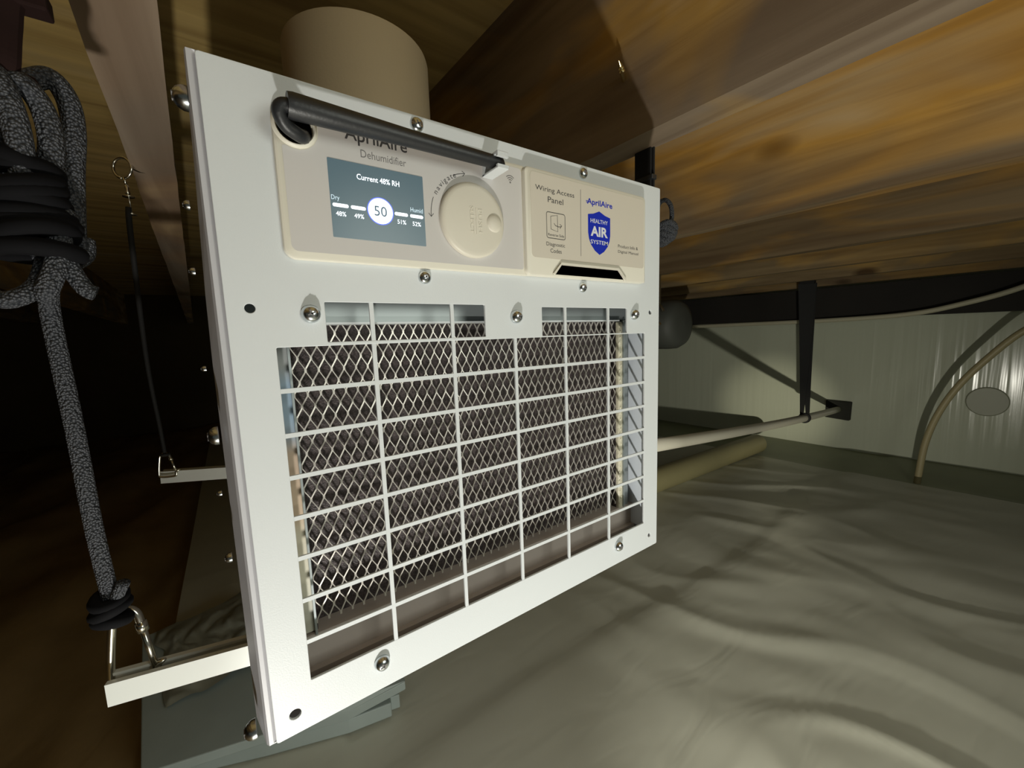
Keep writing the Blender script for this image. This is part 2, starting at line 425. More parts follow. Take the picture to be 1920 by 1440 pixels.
# ceiling: subfloor sheet with the joists under it
bm = new(); box(bm, -2.6, 3.05, -1.4, 4.3, 1.109, 1.13)
ceil = obj('ceiling', bm, PLY, kind='structure')
jm = [(-1.27, 11, (.42, .25, .09), (.22, .17, .11), .5), (-.86, 12, (.42, .25, .09), (.22, .17, .11), .5), (-.44, 3, (.44, .27, .09), (.24, .18, .11), .55),
      (-.0285, 4, (.36, .25, .16), (.30, .24, .18), .5), (.374, 5, (.50, .31, .09), (.26, .20, .14), .47), (.8055, 6, (.60, .34, .08), (.27, .20, .12), .53),
      (1.287, 7, (.50, .28, .06), (.25, .18, .10), .5), (1.70, 8, (.48, .29, .08), (.26, .19, .10), .5), (2.11, 9, (.46, .29, .09), (.26, .19, .10), .5), (2.51, 10, (.40, .25, .08), (.22, .16, .09), .5)]
for jx, seed, warm, grey, bias in jm:
    bm = new(); box(bm, jx - .019, jx + .019, -1.35, 4.2, .874, 1.109)
    es = [e for e in bm.edges if abs(e.verts[0].co.y - e.verts[1].co.y) > 1]
    bmesh.ops.subdivide_edges(bm, edges=es, cuts=90)
    for v in bm.verts:
        if v.co.z < .9:
            v.co.z += .0016 * noise.noise((v.co.y * 9, seed, v.co.x * 30)); v.co.x += .0012 * noise.noise((v.co.y * 13, seed + 5, v.co.x * 30))
        v.co.x -= .05 * v.co.y
    o = obj('joist', bm, wood('joist_timber.%d' % seed, warm, grey, bias, seed, stain=.13 if jx > .2 else 0), ceil)
# walls
th = R(3)
bm = new(); box(bm, 2.86, 2.95, -1.4, 3.6, -.1, 1.12)
for v in bm.verts: v.co.x -= math.tan(th) * v.co.y
obj('wall_right', bm, WALLS, kind='structure')
bm = new(); box(bm, -2.6, 3.0, 4.2, 4.3, -.1, 1.12); obj('wall_back', bm, WALLB, kind='structure')
bm = new(); box(bm, -2.65, -2.55, -1.4, 4.3, -.1, 1.12); obj('wall_left', bm, WALLB, kind='structure')
bm = new(); box(bm, 2.66, 2.86, -1.4, 3.6, .712, .874)
for v in bm.verts: v.co.x -= math.tan(th) * v.co.y
obj('trim_1', bm, SILL, kind='structure')

# ------------------------------------------------------------------ dehumidifier
W, H = .310, .3167
D = thing('dehumidifier', (.155, .33, ZT - .3185), 'white hanging dehumidifier with wire grille, grey filter and lit control screen', 'dehumidifier')
def U(u): return u * W
def V(v): return ZT - v * H
def mmz(z): return ZT + z / 1000
# cabinet shell: flared front rim, open front
bm = new()
def ring(y, x0, x1, z0, z1, bow=0):
    vs = []
    n = 10
    for k in range(n): vs.append((x0 - bow * min(1, k / n / .35), z1 + (z0 - z1) * k / n))
    vs += [(x0 - bow, z0), (x1, z0), (x1, z1)]
    return [bm.verts.new((x, y, z)) for x, z in vs]
zb, zt = ZT - .3185, ZT + .0012
rs = [ring(.0225, .0025, .3125, zb + .002, zt - .001), ring(.0035, .0005, .3125, zb + .002, zt - .001), ring(.0028, -.0012, .3130, zb + .001, zt), ring(.0028, -.0030, .3135, zb + .0005, zt), ring(.0050, -.0036, .314, zb, zt, .0004), ring(.026, -.0040, .314, zb, zt, .0034), ring(.66, -.004, .314, zb, zt, .0034)]
for a, b_ in zip(rs, rs[1:]):
    for i in range(len(a)): bm.faces.new((a[i], a[(i + 1) % len(a)], b_[(i + 1) % len(b_)], b_[i]))
bm.faces.new(rs[-1])
obj('cabinet', bm, BODY, D)
# front cover: sheet with window openings, corner holes and folded edge
vs_, us_ = [.446, .514, .580, .645, .711, .782, .853], [.2015, .352, .4985, .643, .790]
loops = [rrect(0, W, V(1), V(0), .0012, 2), rrect(U(.057), U(.9375), V(.9195), V(.381), .0004, 1), rrect(U(.129), U(.425), V(.3752), V(.3135), .0004, 1), rrect(U(.573), U(.8617), V(.378), V(.316), .0004, 1)]
for (u, v), r_ in zip(((.0292, .3243), (.9603, .3254), (.9641, .9641), (.0297, .9651)), (.0021, .0019, .0019, .0027)): loops.append(circ(U(u), V(v), r_, 16))
bm = new(); plate(bm, loops, 0, .0014, .0003)
obj('front_cover', bm, WHITE, D)
bm = new(); box(bm, .0001, .0012, .0012, .0026, V(1) + .001, V(0) - .001); box(bm, W - .0012, W, .0012, .010, V(1) + .012, V(0)); box(bm, .002, W - .002, .0012, .010, V(1), V(1) + .0012); box(bm, .0, W, .0012, .008, V(0) - .0012, V(0))
obj('cover_edge', bm, WHITE, D)
bw = .0011
def bar(x0, x1, z0, z1, y0=.0001):
    bm = new(); box(bm, x0, x1, y0, .0013, z0, z1); return obj('grille_bar', bm, WHITE, D)
for i, u in enumerate(us_):
    bar(U(u) - bw, U(u) + bw, V(.9200), V(.3805))
    if i in (0, 1): bar(U(u) - bw, U(u) + bw, V(.3755), V(.313))
    if i in (3, 4): bar(U(u) - bw, U(u) + bw, V(.3785), V(.3155))
for v in vs_: bar(U(.0565), U(.938), V(v) - bw, V(v) + bw, .0002)
# parts of the inside: filter frame plates round the filter, channel below, right lining
FY = .0205
def plate_part(name, x0, x1, z0, z1, y0, y1, m, label=None, bev=0):
    bm = new(); box(bm, x0, x1, y0, y1, z0, z1, bev); return obj(name, bm, m, D, label=label)
plate_part('upper_baffle', .005, .3005, mmz(-108.4), mmz(-92), FY - .0005, FY + .02, GALV)
plate_part('baffle_lip', .024, .2795, mmz(-109.6), mmz(-108.5), FY - .0025, FY + .01, WHITE)
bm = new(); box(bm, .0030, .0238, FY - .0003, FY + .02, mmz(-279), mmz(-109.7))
o = obj('banded_strip', bm, STRIP, D, label='narrow edge strip banded blue, peach and cream')
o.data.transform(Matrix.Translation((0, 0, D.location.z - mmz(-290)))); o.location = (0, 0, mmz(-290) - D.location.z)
bm = new(); box(bm, .0238, .0249, FY - .003, FY + .016, mmz(-282), mmz(-109.7)); obj('filter_edge', bm, GALV, D)
bm = new(); box(bm, .0030, .2990, FY, FY + .02, mmz(-300), mmz(-280.5)); box(bm, .0030, .2990, FY - .004, FY + .02, mmz(-317), mmz(-300)); box(bm, .003, .299, FY - .002, FY + .02, mmz(-281.5), mmz(-280))
obj('lower_channel', bm, TAUPE, D)
bm = new(); box(bm, .2862, .2935, FY - .0008, FY + .02, mmz(-281), mmz(-109), .0006); box(bm, .2848, .2862, FY - .0025, FY + .02, mmz(-281), mmz(-109)); obj('side_channel', bm, GALV, D)
bm = new(); box(bm, .2982, .3015, .0035, FY + .003, mmz(-300), mmz(-112)); obj('side_lining', bm, WHITE_IN, D)
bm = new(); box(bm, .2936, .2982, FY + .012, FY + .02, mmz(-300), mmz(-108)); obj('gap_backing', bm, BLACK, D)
# gasket with little glue beads
bm = new(); box(bm, .2790, .2848, FY - .002, FY + .01, mmz(-281), mmz(-110), .0012)
gk = obj('gasket', bm, mat('cream_gasket', (.60, .57, .44), .35, bump=.6, bscale=350), D, smooth=True)
bm = new()
for k in range(34):
    z = mmz(-113 - 4.9 * k + random.uniform(-1, 1)); x = .2800 + random.uniform(-.0005, .0022)
    if z < mmz(-280): continue
    bmesh.ops.create_icosphere(bm, subdivisions=1, radius=random.uniform(.0006, .0012), matrix=Matrix.Translation((x, FY - .0022, z)) @ Matrix.Diagonal((.7, .5, 1.5, 1)))
g = obj('glue_bead', bm, mat('clear_glue', (.8, .78, .62), .08, spec=1), gk, smooth=True, kind='stuff')
# filter: foam pad and expanded-metal screen
bm = new(); fx0, fx1, fz0, fz1 = .0249, .2795, mmz(-280.5), mmz(-109)
bmesh.ops.create_grid(bm, x_segments=120, y_segments=80, size=.5, matrix=Matrix.Translation(((fx0 + fx1) / 2, FY + .004, (fz0 + fz1) / 2)) @ Matrix.Diagonal((fx1 - fx0, 1, fz1 - fz0, 1)) @ Matrix.Rotation(R(90), 4, 'X'))
for v in bm.verts: v.co.y += .006 + .0004 * noise.noise((v.co.x * 260, v.co.z * 260, 3))
box(bm, .2786, .2794, FY + .0012, FY + .012, fz0, fz1); box(bm, fx0 + .0002, fx0 + .0008, FY + .0012, FY + .012, fz0, fz1)
flt = obj('filter', bm, FOAM, D, smooth=True)
bm = new(); px, pz = .00645, .01285
ncol, nrow = int((fx1 - fx0) / px) + 2, int((fz1 - fz0) / pz) + 2
def strand(a, b_, wd, dp):
    a, b_ = Vector(a), Vector(b_); d = (b_ - a); nn = Vector((-d.z, 0, d.x)).normalized() * wd / 2
    vs = [bm.verts.new((p + q).to_tuple()) for p in (a, b_) for q in (nn, -nn)]
    vb = [bm.verts.new((v.co + Vector((0, dp, 0))).to_tuple()) for v in vs]
    bm.faces.new((vs[0], vs[1], vs[3], vs[2])); bm.faces.new((vs[0], vs[2], vb[2], vb[0])); bm.faces.new((vs[1], vb[1], vb[3], vs[3]))
ys = FY + .0002
for r_ in range(-1, nrow + 1):
    for c_ in range(-1, ncol + 1):
        x = .0317 + (c_ - 1) * px; z = mmz(-120.6) - (r_ - 1) * pz; hx = px / 2; hz = pz / 2
        kn = .0005
        for sx in (-1, 1):
            a = (x, ys, z - kn); b_ = (x + sx * hx, ys + .0006, z - hz + kn)
            if not (fx0 < a[0] < fx1 and fx0 < b_[0] < fx1 and fz0 < b_[2] and b_[2] < fz1 + .006): continue
            strand(a, b_, .00075 if sx < 0 else .00048, .0009)
            a2 = (x + sx * hx, ys + .0006, z - hz - kn); b2 = (x, ys, z - pz + kn)
            if fz0 < b2[2]: strand(a2, b2, .00075 if sx > 0 else .00048, .0009)
        for (qx, qz, qy) in ((x, z, 0), (x + hx, z - hz, .0006)):
            if fx0 < qx < fx1 and fz0 + kn < qz < fz1 - kn: strand((qx, ys + qy, qz + kn * 2.2), (qx, ys + qy, qz - kn * 2.2), .0011, .0009)
obj('metal_screen', bm, MESHM, flt)
# collar for the duct, top of the unit
bm = new(); lathe(bm, [(.078, 0), (.078, .012), (.0755, .014), (.0755, .183), (.0745, .187), (.071, .1885), (.069, .187), (.069, .02)], (.148, .272, zt), (0, 0, 1), 64, cap=False)
autosmooth(obj('duct_collar', bm, DUCT, D), 50)

# screws: dome on a short shank, cross recess
def screw(x, z, r_, h, axis=(0, -1, 0), y=0, m=ZINC, name='screw'):
    bm = new(); a = Vector(axis)
    o_ = Vector((x, y, z))
    lathe(bm, [(r_ * 1.02, -.0004), (r_ * 1.02, h * .28), (r_ * .95, h * .45), (r_ * .80, h * .72), (r_ * .52, h * .93), (r_ * .2, h), (r_ * .05, h)], o_, a, 20)
    q = Vector((0, 0, 1)).rotation_difference(a).to_matrix().to_4x4()
    for ang in (25, 115):
        rr = bmesh.ops.create_cube(bm, size=1, matrix=Matrix.Translation(o_ + a * (h * .985)) @ q @ Matrix.Rotation(R(ang), 4, 'Z') @ Matrix.Diagonal((r_ * .9, r_ * .17, h * .10, 1)))
        for f in {f for v in rr['verts'] for f in v.link_faces}: f.material_index = 1
    return autosmooth(obj(name, bm, [m, INK2], D), 50)
for u, v in ((.1079, .332), (.501, .3365), (.8891, .3315), (.1721, .9485), (.8236, .949)): screw(U(u), V(v), .0043, .0042)
for u, v in ((.3022, .0155), (.7053, .0175), (.3003, .2675), (.6992, .2695)): screw(U(u), V(v), .0036, .0026)
for x, y, z, r_, h in ((-.0045, .013, .786, .0048, .0050), (-.0085, .013, .742, .002, .002), (-.0095, .013, .714, .0016, .0018), (-.0100, .014, .671, .0012, .0015), (-.0085, .012, .640, .0042, .0036), (-.0100, .014, .612, .0012, .0015), (-.0092, .013, .580, .0022, .0024), (-.0080, .011, .488, .0046, .0048)):
    screw(x, z, r_, h, (-1, 0, 0), y)

# control panel
cp = []
bm = new()
hole = circ(.0335, mmz(-21.8), .0076, 32)
plate(bm, [rrect(.0245, .1652, mmz(-80.2), mmz(-12.2), [.0055, .0015, .003, .008], 8), hole], -.0026, .0005, .0013)
CP = autosmooth(obj('control_panel', bm, BEIGE, D), 40)
# raised rim round the cable hole
bm = new(); lathe(bm, [(.0076, 0), (.0076, .0013), (.0081, .0018), (.0089, .0015), (.0094, 0)], (.0335, -.0025, mmz(-21.8)), (0, -1, 0), 36, cap=False)
autosmooth(obj('hole_rim', bm, BEIGE, CP), 60)
bm = new(); flat(bm, circ(.0335, mmz(-21.8), .0078, 24), -.0002); obj('cable_hole', bm, BLACK, CP)
bm = new()
ov = rrect(.0277, .1610, mmz(-76.6), mmz(-14.8), [.003, .0015, .0025, .003], 5)
# overlay outline steps round the cable hole
pts = [(x, z) for x, z in ov if not (x < .046 and z > mmz(-32))]
i0 = max(range(len(pts)), key=lambda i: (pts[i][0] > .1 and pts[i][1] > mmz(-20), -pts[i][0]))
arc = [(.0335 + .0098 * math.cos(R(a)), mmz(-21.8) + .0098 * math.sin(R(a))) for a in (40, 20, 0, -20, -40, -60, -80, -100, -118)]
top = [(.1610 - .0025, mmz(-14.8)), (.0415, mmz(-14.8))]
right = [p for p in pts if p[0] > .1]; left = [p for p in pts if p[0] <= .1 and p[1] < mmz(-40)]
outl = left + right + [(.0415, mmz(-14.8))] + arc + [(.0277, mmz(-31.0))]
flat(bm, outl, -.0027)
obj('overlay', bm, OVERLAY, CP)
bm = new(); plate(bm, [rrect(.0461, .0939, mmz(-68.5), mmz(-32.2), .0003, 1)], -.00285, -.0024)
SC = obj('screen', bm, SCREEN, CP, label='lit dark teal screen')
ys = -.00292
# everything the screen shows
bm = new(); text(bm, 'Current 48% RH', .0592, .0807, mmz(-39.75), mmz(-37.05), ys, .012); obj('screen_text', bm, GLOW, CP)
for tx, cx in (('48%', 50.5), ('49%', 59.0), ('51%', 80.8), ('52%', 89.1)):
    bm = new(); text(bm, tx, (cx - 2.35) / 1000, (cx + 2.35) / 1000, mmz(-58.4), mmz(-56.2), ys, .008); obj('screen_text', bm, GLOW, CP)
for a, b_ in ((46.9, 54.3), (55.3, 62.5), (77.2, 84.4), (85.6, 93.0)):
    bm = new(); flat(bm, rrect(a / 1000, b_ / 1000, mmz(-54.25), mmz(-52.55), .0008, 4), ys); obj('scale_bar', bm, GLOW, CP)
bm = new(); text(bm, 'Dry', .0466, .0503, mmz(-51.7), mmz(-48.9), ys); obj('screen_caption', bm, GLOWDIM, CP)
bm = new(); text(bm, 'Humid', .0860, .0929, mmz(-51.3), mmz(-49.0), ys); obj('screen_caption', bm, GLOWDIM, CP)
bm = new(); flat(bm, circ(.0699, mmz(-53.4), .0068, 40), ys); obj('dial_glow', bm, HALO, CP)
bm = new(); flat(bm, circ(.0699, mmz(-53.4), .0063, 40), ys - .00004); obj('dial_disc', bm, GLOW, CP)
bm = new(); text(bm, '50', .0667, .0731, mmz(-55.9), mmz(-51.0), ys - .00008); obj('dial_number', bm, DARKBLUE, CP)
# print on the overlay
yo = -.00275
bm = new(); text(bm, 'AprilAire', .0550, .0862, mmz(-23.8), mmz(-15.8), yo, .012); obj('lettering', bm, INK, CP)
bm = new(); text(bm, 'Dehumidifier', .0620, .0852, mmz(-28.9), mmz(-25.2), yo); obj('lettering', bm, INK2, CP)
kx, kz = .1239, mmz(-51.2)
bm = new()
word = 'navigate'; wd_ = [1, 1, .95, .45, 1, 1, .6, 1]; tot = sum(wd_); ang = 154
for ch, ww in zip(word, wd_):
    da = 43 * ww / tot; a = R(ang - da / 2); ang -= da
    vs, fs = glyphs(ch); nv = []; ax = (min(v[0] for v in vs) + max(v[0] for v in vs)) / 2
    for vx, vy in vs:
        lx, lz = (vx - ax) * .0042, (vy - .25) * .0040; rad = .0256 + lz
        nv.append(bm.verts.new((kx + rad * math.cos(a) + lx * math.sin(a), yo, kz + rad * math.sin(a) - lx * math.cos(a))))
    for f in fs: bm.faces.new([nv[i] for i in f])
obj('lettering', bm, INK, CP)
bm = new()
for a0, a1, tip in ((116, 98, -1), (158, 182, 1)):
    arcp = [(kx + .0260 * math.cos(R(a0 + (a1 - a0) * i / 8)), kz + .0260 * math.sin(R(a0 + (a1 - a0) * i / 8))) for i in range(9)]
    stroke(bm, arcp, .00035, yo)
    e = Vector(arcp[-1]); d = (e - Vector(arcp[-2])).normalized(); nn = Vector((-d.y, d.x))
    stroke(bm, [e - d * .0017 + nn * .0014, e, e - d * .0017 - nn * .0014], .00035, yo - .00002)
obj('arrow_mark', bm, INK, CP)
bm = new(); wx, wz = .1523, mmz(-24.4)
flat(bm, circ(wx, wz, .0006, 12), yo)
for rr in (.0016, .0028, .0040): stroke(bm, [(wx + rr * math.cos(R(a)), wz + rr * math.sin(R(a))) for a in range(45, 136, 10)], .0005, yo)
obj('wireless_mark', bm, INK2, CP)
# knob with finger dimple
bm = new(); lathe(bm, [(.0212, 0), (.0212, .0017), (.0208, .0025), (.0198, .0031), (.0180, .0033), (.0001, .0033)], (kx, -.0025, kz), (0, -1, 0), 64, cap=False)
KN = autosmooth(obj('knob', bm, KNOB, CP), 40)
bm = new(); lathe(bm, [(.0053, .00005), (.0049, .0005), (.0036, .0011), (.0018, .00135), (.0001, .0014)], (.1372, -.0058, mmz(-51.5)), (0, -1, 0), 28, cap=False)
obj('knob_dimple', bm, KNOB, KN, smooth=True)
bm = new()
for s, cx, ln in (('PUSH', .1275, .0132), ('SELECT', .1220, .0152)):
    text(bm, s, cx - ln / 2, cx + ln / 2, mmz(-51.5) - .0012, mmz(-51.5) + .0012, -.0060, 0, -90)
r_ = bmesh.ops.extrude_face_region(bm, geom=bm.faces[:])
for v in [g for g in r_['geom'] if isinstance(g, bmesh.types.BMVert)]: v.co.y += .0004
box(bm, .1246, .1249, -.0060, -.0057, mmz(-59), mmz(-44.5))
obj('knob_lettering', bm, KNOB, KN)
# sensor tube, its cord and its clip
bm = new()
a, b_ = Vector((.0296, -.0138, mmz(-18.9))), Vector((.1412, -.0125, mmz(-19.6)))
prof = [a.lerp(b_, t) for t in (0, .02, .2, .5, .8, .95, .985, 1)]
tube(bm, prof, [.0050, .0053, .0049, .0041, .0038, .0036, .0028, .0012], 28)
autosmooth(obj('sensor_tube', bm, RUBBER, D), 50)
bm = new(); tube(bm, spline([(.0375, .0, mmz(-24)), (.0368, -.0035, mmz(-26.0)), (.0340, -.0075, mmz(-27.2)), (.0290, -.0100, mmz(-25.6)), (.0266, -.0125, mmz(-22.0)), (.0278, -.0136, mmz(-19.6)), (.0315, -.0138, mmz(-18.9))], 6), .0030, 12)
obj('sensor_cord', bm, RUBBER, D, smooth=True)
bm = new()
box(bm, .1322, .1396, -.0195, -.0022, mmz(-25.2), mmz(-23.8), .0004); box(bm, .1322, .1396, -.0195, -.0022, mmz(-17.6), mmz(-15.8), .0004)
box(bm, .1322, .1396, -.0050, -.0022, mmz(-25), mmz(-15.8)); box(bm, .1322, .1396, -.0195, -.0178, mmz(-24.0), mmz(-23.0)); box(bm, .1322, .1396, -.0195, -.0178, mmz(-18.8), mmz(-17.4))
obj('sensor_clip', bm, WHITE, D, label='white plastic clip')

# wiring access cover
bm = new()
slot = [(.1862, mmz(-77.3)), (.2530, mmz(-77.3)), (.2482, mmz(-72.2)), (.1910, mmz(-72.2))]
plate(bm, [rrect(.1615, .2832, mmz(-80.0), mmz(-12.9), [.004, .0012, .004, .0035], 6), slot], -.0056, .0004, .0014)
WC = autosmooth(obj('wiring_cover', bm, BEIGE, D), 40)
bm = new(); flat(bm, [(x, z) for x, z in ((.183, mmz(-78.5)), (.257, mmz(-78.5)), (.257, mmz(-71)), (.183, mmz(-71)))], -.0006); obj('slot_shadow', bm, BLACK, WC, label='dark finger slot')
bm = new(); stroke(bm, [(.1836, mmz(-78.6)), (.1903, mmz(-71.4)), (.2490, mmz(-71.4)), (.2572, mmz(-78.9))], .0016, -.0058)
r_ = bmesh.ops.extrude_face_region(bm, geom=bm.faces[:])
for v in [g for g in r_['geom'] if isinstance(g, bmesh.types.BMVert)]: v.co.y -= .0012
obj('slot_frame', bm, BEIGE, WC)
bm = new(); plate(bm, [rrect(.1658, .2806, mmz(-68.6), mmz(-15.6), .0025, 5)], -.00575, -.0054); obj('label_plate', bm, LABELM, WC)
yl = -.00582
for tx, x0, x1, z0, z1 in (('Wiring Access', .1697, .2040, -27.2, -23.2), ('Panel', .1800, .1937, -32.6, -29.0), ('Diagnostic', .1780, .1946, -61.0, -57.9), ('Codes', .1814, .1914, -64.6, -61.9), ('Product Info &', .2494, .2731, -55.0, -52.6), ('Digital Manual', .2494, .2736, -59.4, -56.8)):
    bm = new(); text(bm, tx, x0, x1, mmz(z0), mmz(z1), yl); obj('lettering', bm, INK, WC)
bm = new(); stroke(bm, [(.2102, mmz(-19.6)), (.2098, mmz(-64.6))], .0004, yl); obj('divider_line', bm, INK2, WC)
bm = new(); stroke(bm, rrect(.1786, .1950, mmz(-55.2), mmz(-38.7), .0014, 3), .00042, yl, closed=True)
stroke(bm, [(.1823, mmz(-41.2)), (.1881, mmz(-39.9)), (.1883, mmz(-50.6)), (.1823, mmz(-49.4))], .0004, yl, closed=True)
stroke(bm, [(.1850, mmz(-45.3)), (.1862, mmz(-46.7)), (.1890, mmz(-47.3)), (.1912, mmz(-46.9)), (.1919, mmz(-46.2))], .0004, yl)
stroke(bm, [(.1901, mmz(-45.4)), (.1920, mmz(-46.2)), (.1903, mmz(-48.3))], .0004, yl)
text(bm, 'Reverse Side', .1797, .1940, mmz(-53.8), mmz(-52.1), yl)
obj('door_symbol', bm, INK, WC)
bm = new(); text(bm, 'AprilAire', .2164, .2430, mmz(-29.2), mmz(-23.9), yl, .02)
stroke(bm, [(.2154, mmz(-26.1)), (.2172, mmz(-26.1))], .0005, yl); stroke(bm, [(.2156, mmz(-27.0)), (.2170, mmz(-27.0))], .0005, yl)
obj('lettering', bm, BLUE, WC)
bm = new()
sh = [(.2172, mmz(-34.9)), (.2172, mmz(-47.5)), (.2180, mmz(-51.5)), (.2200, mmz(-55.6)), (.2240, mmz(-59.6)), (.2289, mmz(-62.2)), (.2338, mmz(-59.6)), (.2378, mmz(-55.6)), (.2398, mmz(-51.5)), (.2406, mmz(-47.5)), (.2406, mmz(-34.9)), (.2350, mmz(-33.9)), (.2289, mmz(-31.6)), (.2228, mmz(-33.9))]
flat(bm, sh, yl); obj('shield_emblem', bm, BLUE, WC)
bm = new(); text(bm, 'HEALTHY', .2198, .2379, mmz(-40.2), mmz(-37.4), yl - .00005, .008); text(bm, 'AIR', .2198, .2378, mmz(-49.5), mmz(-42.4), yl - .00005, .035); text(bm, 'SYSTEM', .2197, .2378, mmz(-54.8), mmz(-52.0), yl - .00005, .008)
obj('emblem_lettering', bm, WPRINT, WC)

# ------------------------------------------------------------------ rails, carabiners, rope
def rail(name, a, b_, h, label):
    a, b_ = Vector(a), Vector(b_); d = (b_ - a).normalized(); s = Vector((0, 0, 1)).cross(d).normalized(); up = d.cross(s)
    L_ = (b_ - a).length; bm = new(); wdt, t = .013, .0018
    prof = [(-wdt / 2, -h), (-wdt / 2, 0), (-wdt / 2 + .0035, 0), (-wdt / 2 + .0035, -t), (-wdt / 2 + t, -t), (-wdt / 2 + t, -h + t), (wdt / 2 - t, -h + t), (wdt / 2 - t, -t), (wdt / 2 - .0035, -t), (wdt / 2 - .0035, 0), (wdt / 2, 0), (wdt / 2, -h)]
    r0 = [bm.verts.new(a + s * p + up * q) for p, q in prof]; r1 = [bm.verts.new(b_ + s * p + up * q) for p, q in prof]
    n = len(prof)
    for i in range(n): bm.faces.new((r0[i], r0[(i + 1) % n], r1[(i + 1) % n], r1[i]))
    for rr in (r0, r1):
        bmesh.ops.triangle_fill(bm, edges=[bm.edges.get((rr[i], rr[(i + 1) % n])) for i in range(n)])
    return tag(centre(obj(name, bm, ALU)), label, 'rail')
rail('support_rail', (-.0790, .1115, .4822), (.24, .040, .4815), .0145, 'bright white steel channel under the front of the unit, held by the near carabiner')
rail('support_rail', (-.1075, .634, .4815), (.26, .505, .464), .0195, 'pale steel channel under the rear of the unit, behind the front rail')

def carabiner(loc, label, h, wdt, rad, rotz, lean):
    t = thing('carabiner', loc, label, 'carabiner', None)
    q = Matrix.Translation(loc) @ Matrix.Rotation(R(rotz), 4, 'Z') @ Matrix.Rotation(R(lean), 4, 'Y')
    P = lambda x, z: q @ Vector((x, 0, z))
    bm = new()
    tube(bm, spline([P(wdt * .50, h * .18), P(wdt * .45, h * .03), P(wdt * .1, 0), P(-wdt * .42, h * .03), P(-wdt * .48, h * .2), P(-wdt * .36, h * .75), P(-wdt * .26, h * .95), P(0, h * 1.02), P(wdt * .2, h * .95), P(wdt * .27, h * .80)], 6), rad, 10)
    obj('body', bm, STEEL, t, smooth=True)
    bm = new(); tube(bm, [P(wdt * .27, h * .80), P(wdt * .50, h * .17)], rad * .85, 10); tube(bm, [P(wdt * .26, h * .82), P(wdt * .31, h * .70)], rad * 1.35, 10)
    obj('gate', bm, STEEL, t, smooth=True)
    bm = new(); tube(bm, [P(wdt * .44, h * .10), P(wdt * .58, h * .24), P(wdt * .72, h * .27)], [rad, rad * .9, rad * .4], 10); obj('gate_hook', bm, STEEL, t, smooth=True)
    return t
carabiner((-.0690, .1125, .4710), 'large steel carabiner hooked on the near rail end', .050, .024, .0022, -20, 2)
carabiner((-.099, .617, .474), 'small steel carabiner hooked on the far rail end', .038, .024, .0019, -20, 0)

RP = thing('suspension_rope', (-.071, .10, .527), 'dark grey braided rope tied to the near carabiner with its slack coiled under the joist', 'rope')
def ropebit(name, pts, rad=.0043, k=8, m=BRAID):
    bm = new(); tube(bm, spline(pts, k), rad, 12); return obj(name, bm, m, RP, smooth=True)
ropebit('line', [(-.0675, .074, .715), (-.0745, .097, .700), (-.0735, .100, .64), (-.0725, .100, .58), (-.0705, .100, .538)], .0040, 10)
# knot: a few tight turns
bm = new()
for k, (r_, z) in enumerate(((.0058, .537), (.0066, .531), (.0060, .524))):
    c = Vector((-.0712, .100, z)); tube(bm, [c + Vector((r_ * math.cos(a), r_ * math.sin(a), .002 * math.sin(a + k * 2))) for a in [2 * PI * i / 20 for i in range(20)]], .0036, 10, closed=True)
obj('knot', bm, ROPE, RP, smooth=True)
ropebit('tail', [(-.0695, .098, .533), (-.066, .096, .541), (-.063, .094, .547)], .0032)
# coiled slack
ropebit('coil_loop', [(-.0750, .062, .725), (-.0730, .060, .757), (-.0702, .056, .778), (-.0660, .052, .790), (-.0610, .052, .794), (-.0570, .056, .788), (-.0560, .058, .775), (-.0590, .060, .760), (-.0640, .062, .735)])
ropebit('coil_loop', [(-.0700, .058, .730), (-.0655, .054, .757), (-.0640, .050, .775), (-.0655, .048, .789), (-.0690, .050, .796), (-.0740, .054, .790), (-.0775, .058, .770), (-.0790, .06, .74)])
ropebit('coil_loop', [(-.0560, .070, .735), (-.0535, .072, .765), (-.0508, .072, .785), (-.0508, .070, .798), (-.0545, .068, .8055), (-.0595, .066, .803), (-.0640, .062, .797)])
ropebit('coil_loop', [(-.0660, .060, .742), (-.0700, .058, .762), (-.0735, .056, .782), (-.0780, .054, .788)])
ropebit('coil_loop', [(-.0870, .060, .712), (-.0800, .058, .7045), (-.0730, .058, .706), (-.0680, .062, .7125), (-.0650, .066, .725)], .0038)
ropebit('coil_loop', [(-.0560, .060, .745), (-.0575, .057, .735), (-.0585, .056, .728), (-.0605, .054, .718), (-.0640, .054, .709), (-.0655, .058, .706)], .0040)
ropebit('coil_loop', [(-.0600, .062, .733), (-.0585, .060, .726), (-.0560, .060, .717), (-.0530, .060, .710), (-.0500, .060, .708)], .0036)
ropebit('coil_loop', [(-.0720, .064, .740), (-.0690, .066, .728), (-.0620, .068, .722), (-.0540, .070, .727), (-.0530, .072, .735)], .0040)
# binding turns round the middle of the coil
bm = new()
rb = random.Random(4)
for k in range(9):
    z = .764 - .0046 * k + rb.uniform(-.0015, .0015); c = Vector((-.0665 + rb.uniform(-.001, .001), .060 + rb.uniform(-.0015, .0015), z))
    a_, b_ = .0085 + .0040 * k / 8 + rb.uniform(-.0008, .0008), .0085; tl = rb.uniform(-.42, .42); t2 = rb.uniform(-.25, .25)
    tube(bm, [c + Vector((a_ * math.cos(a), b_ * math.sin(a), a_ * (tl * math.cos(a) + t2 * math.sin(a)))) for a in [2 * PI * i / 24 for i in range(24)]], .0040, 10, closed=True)
obj('binding', bm, ROPE, RP, smooth=True)
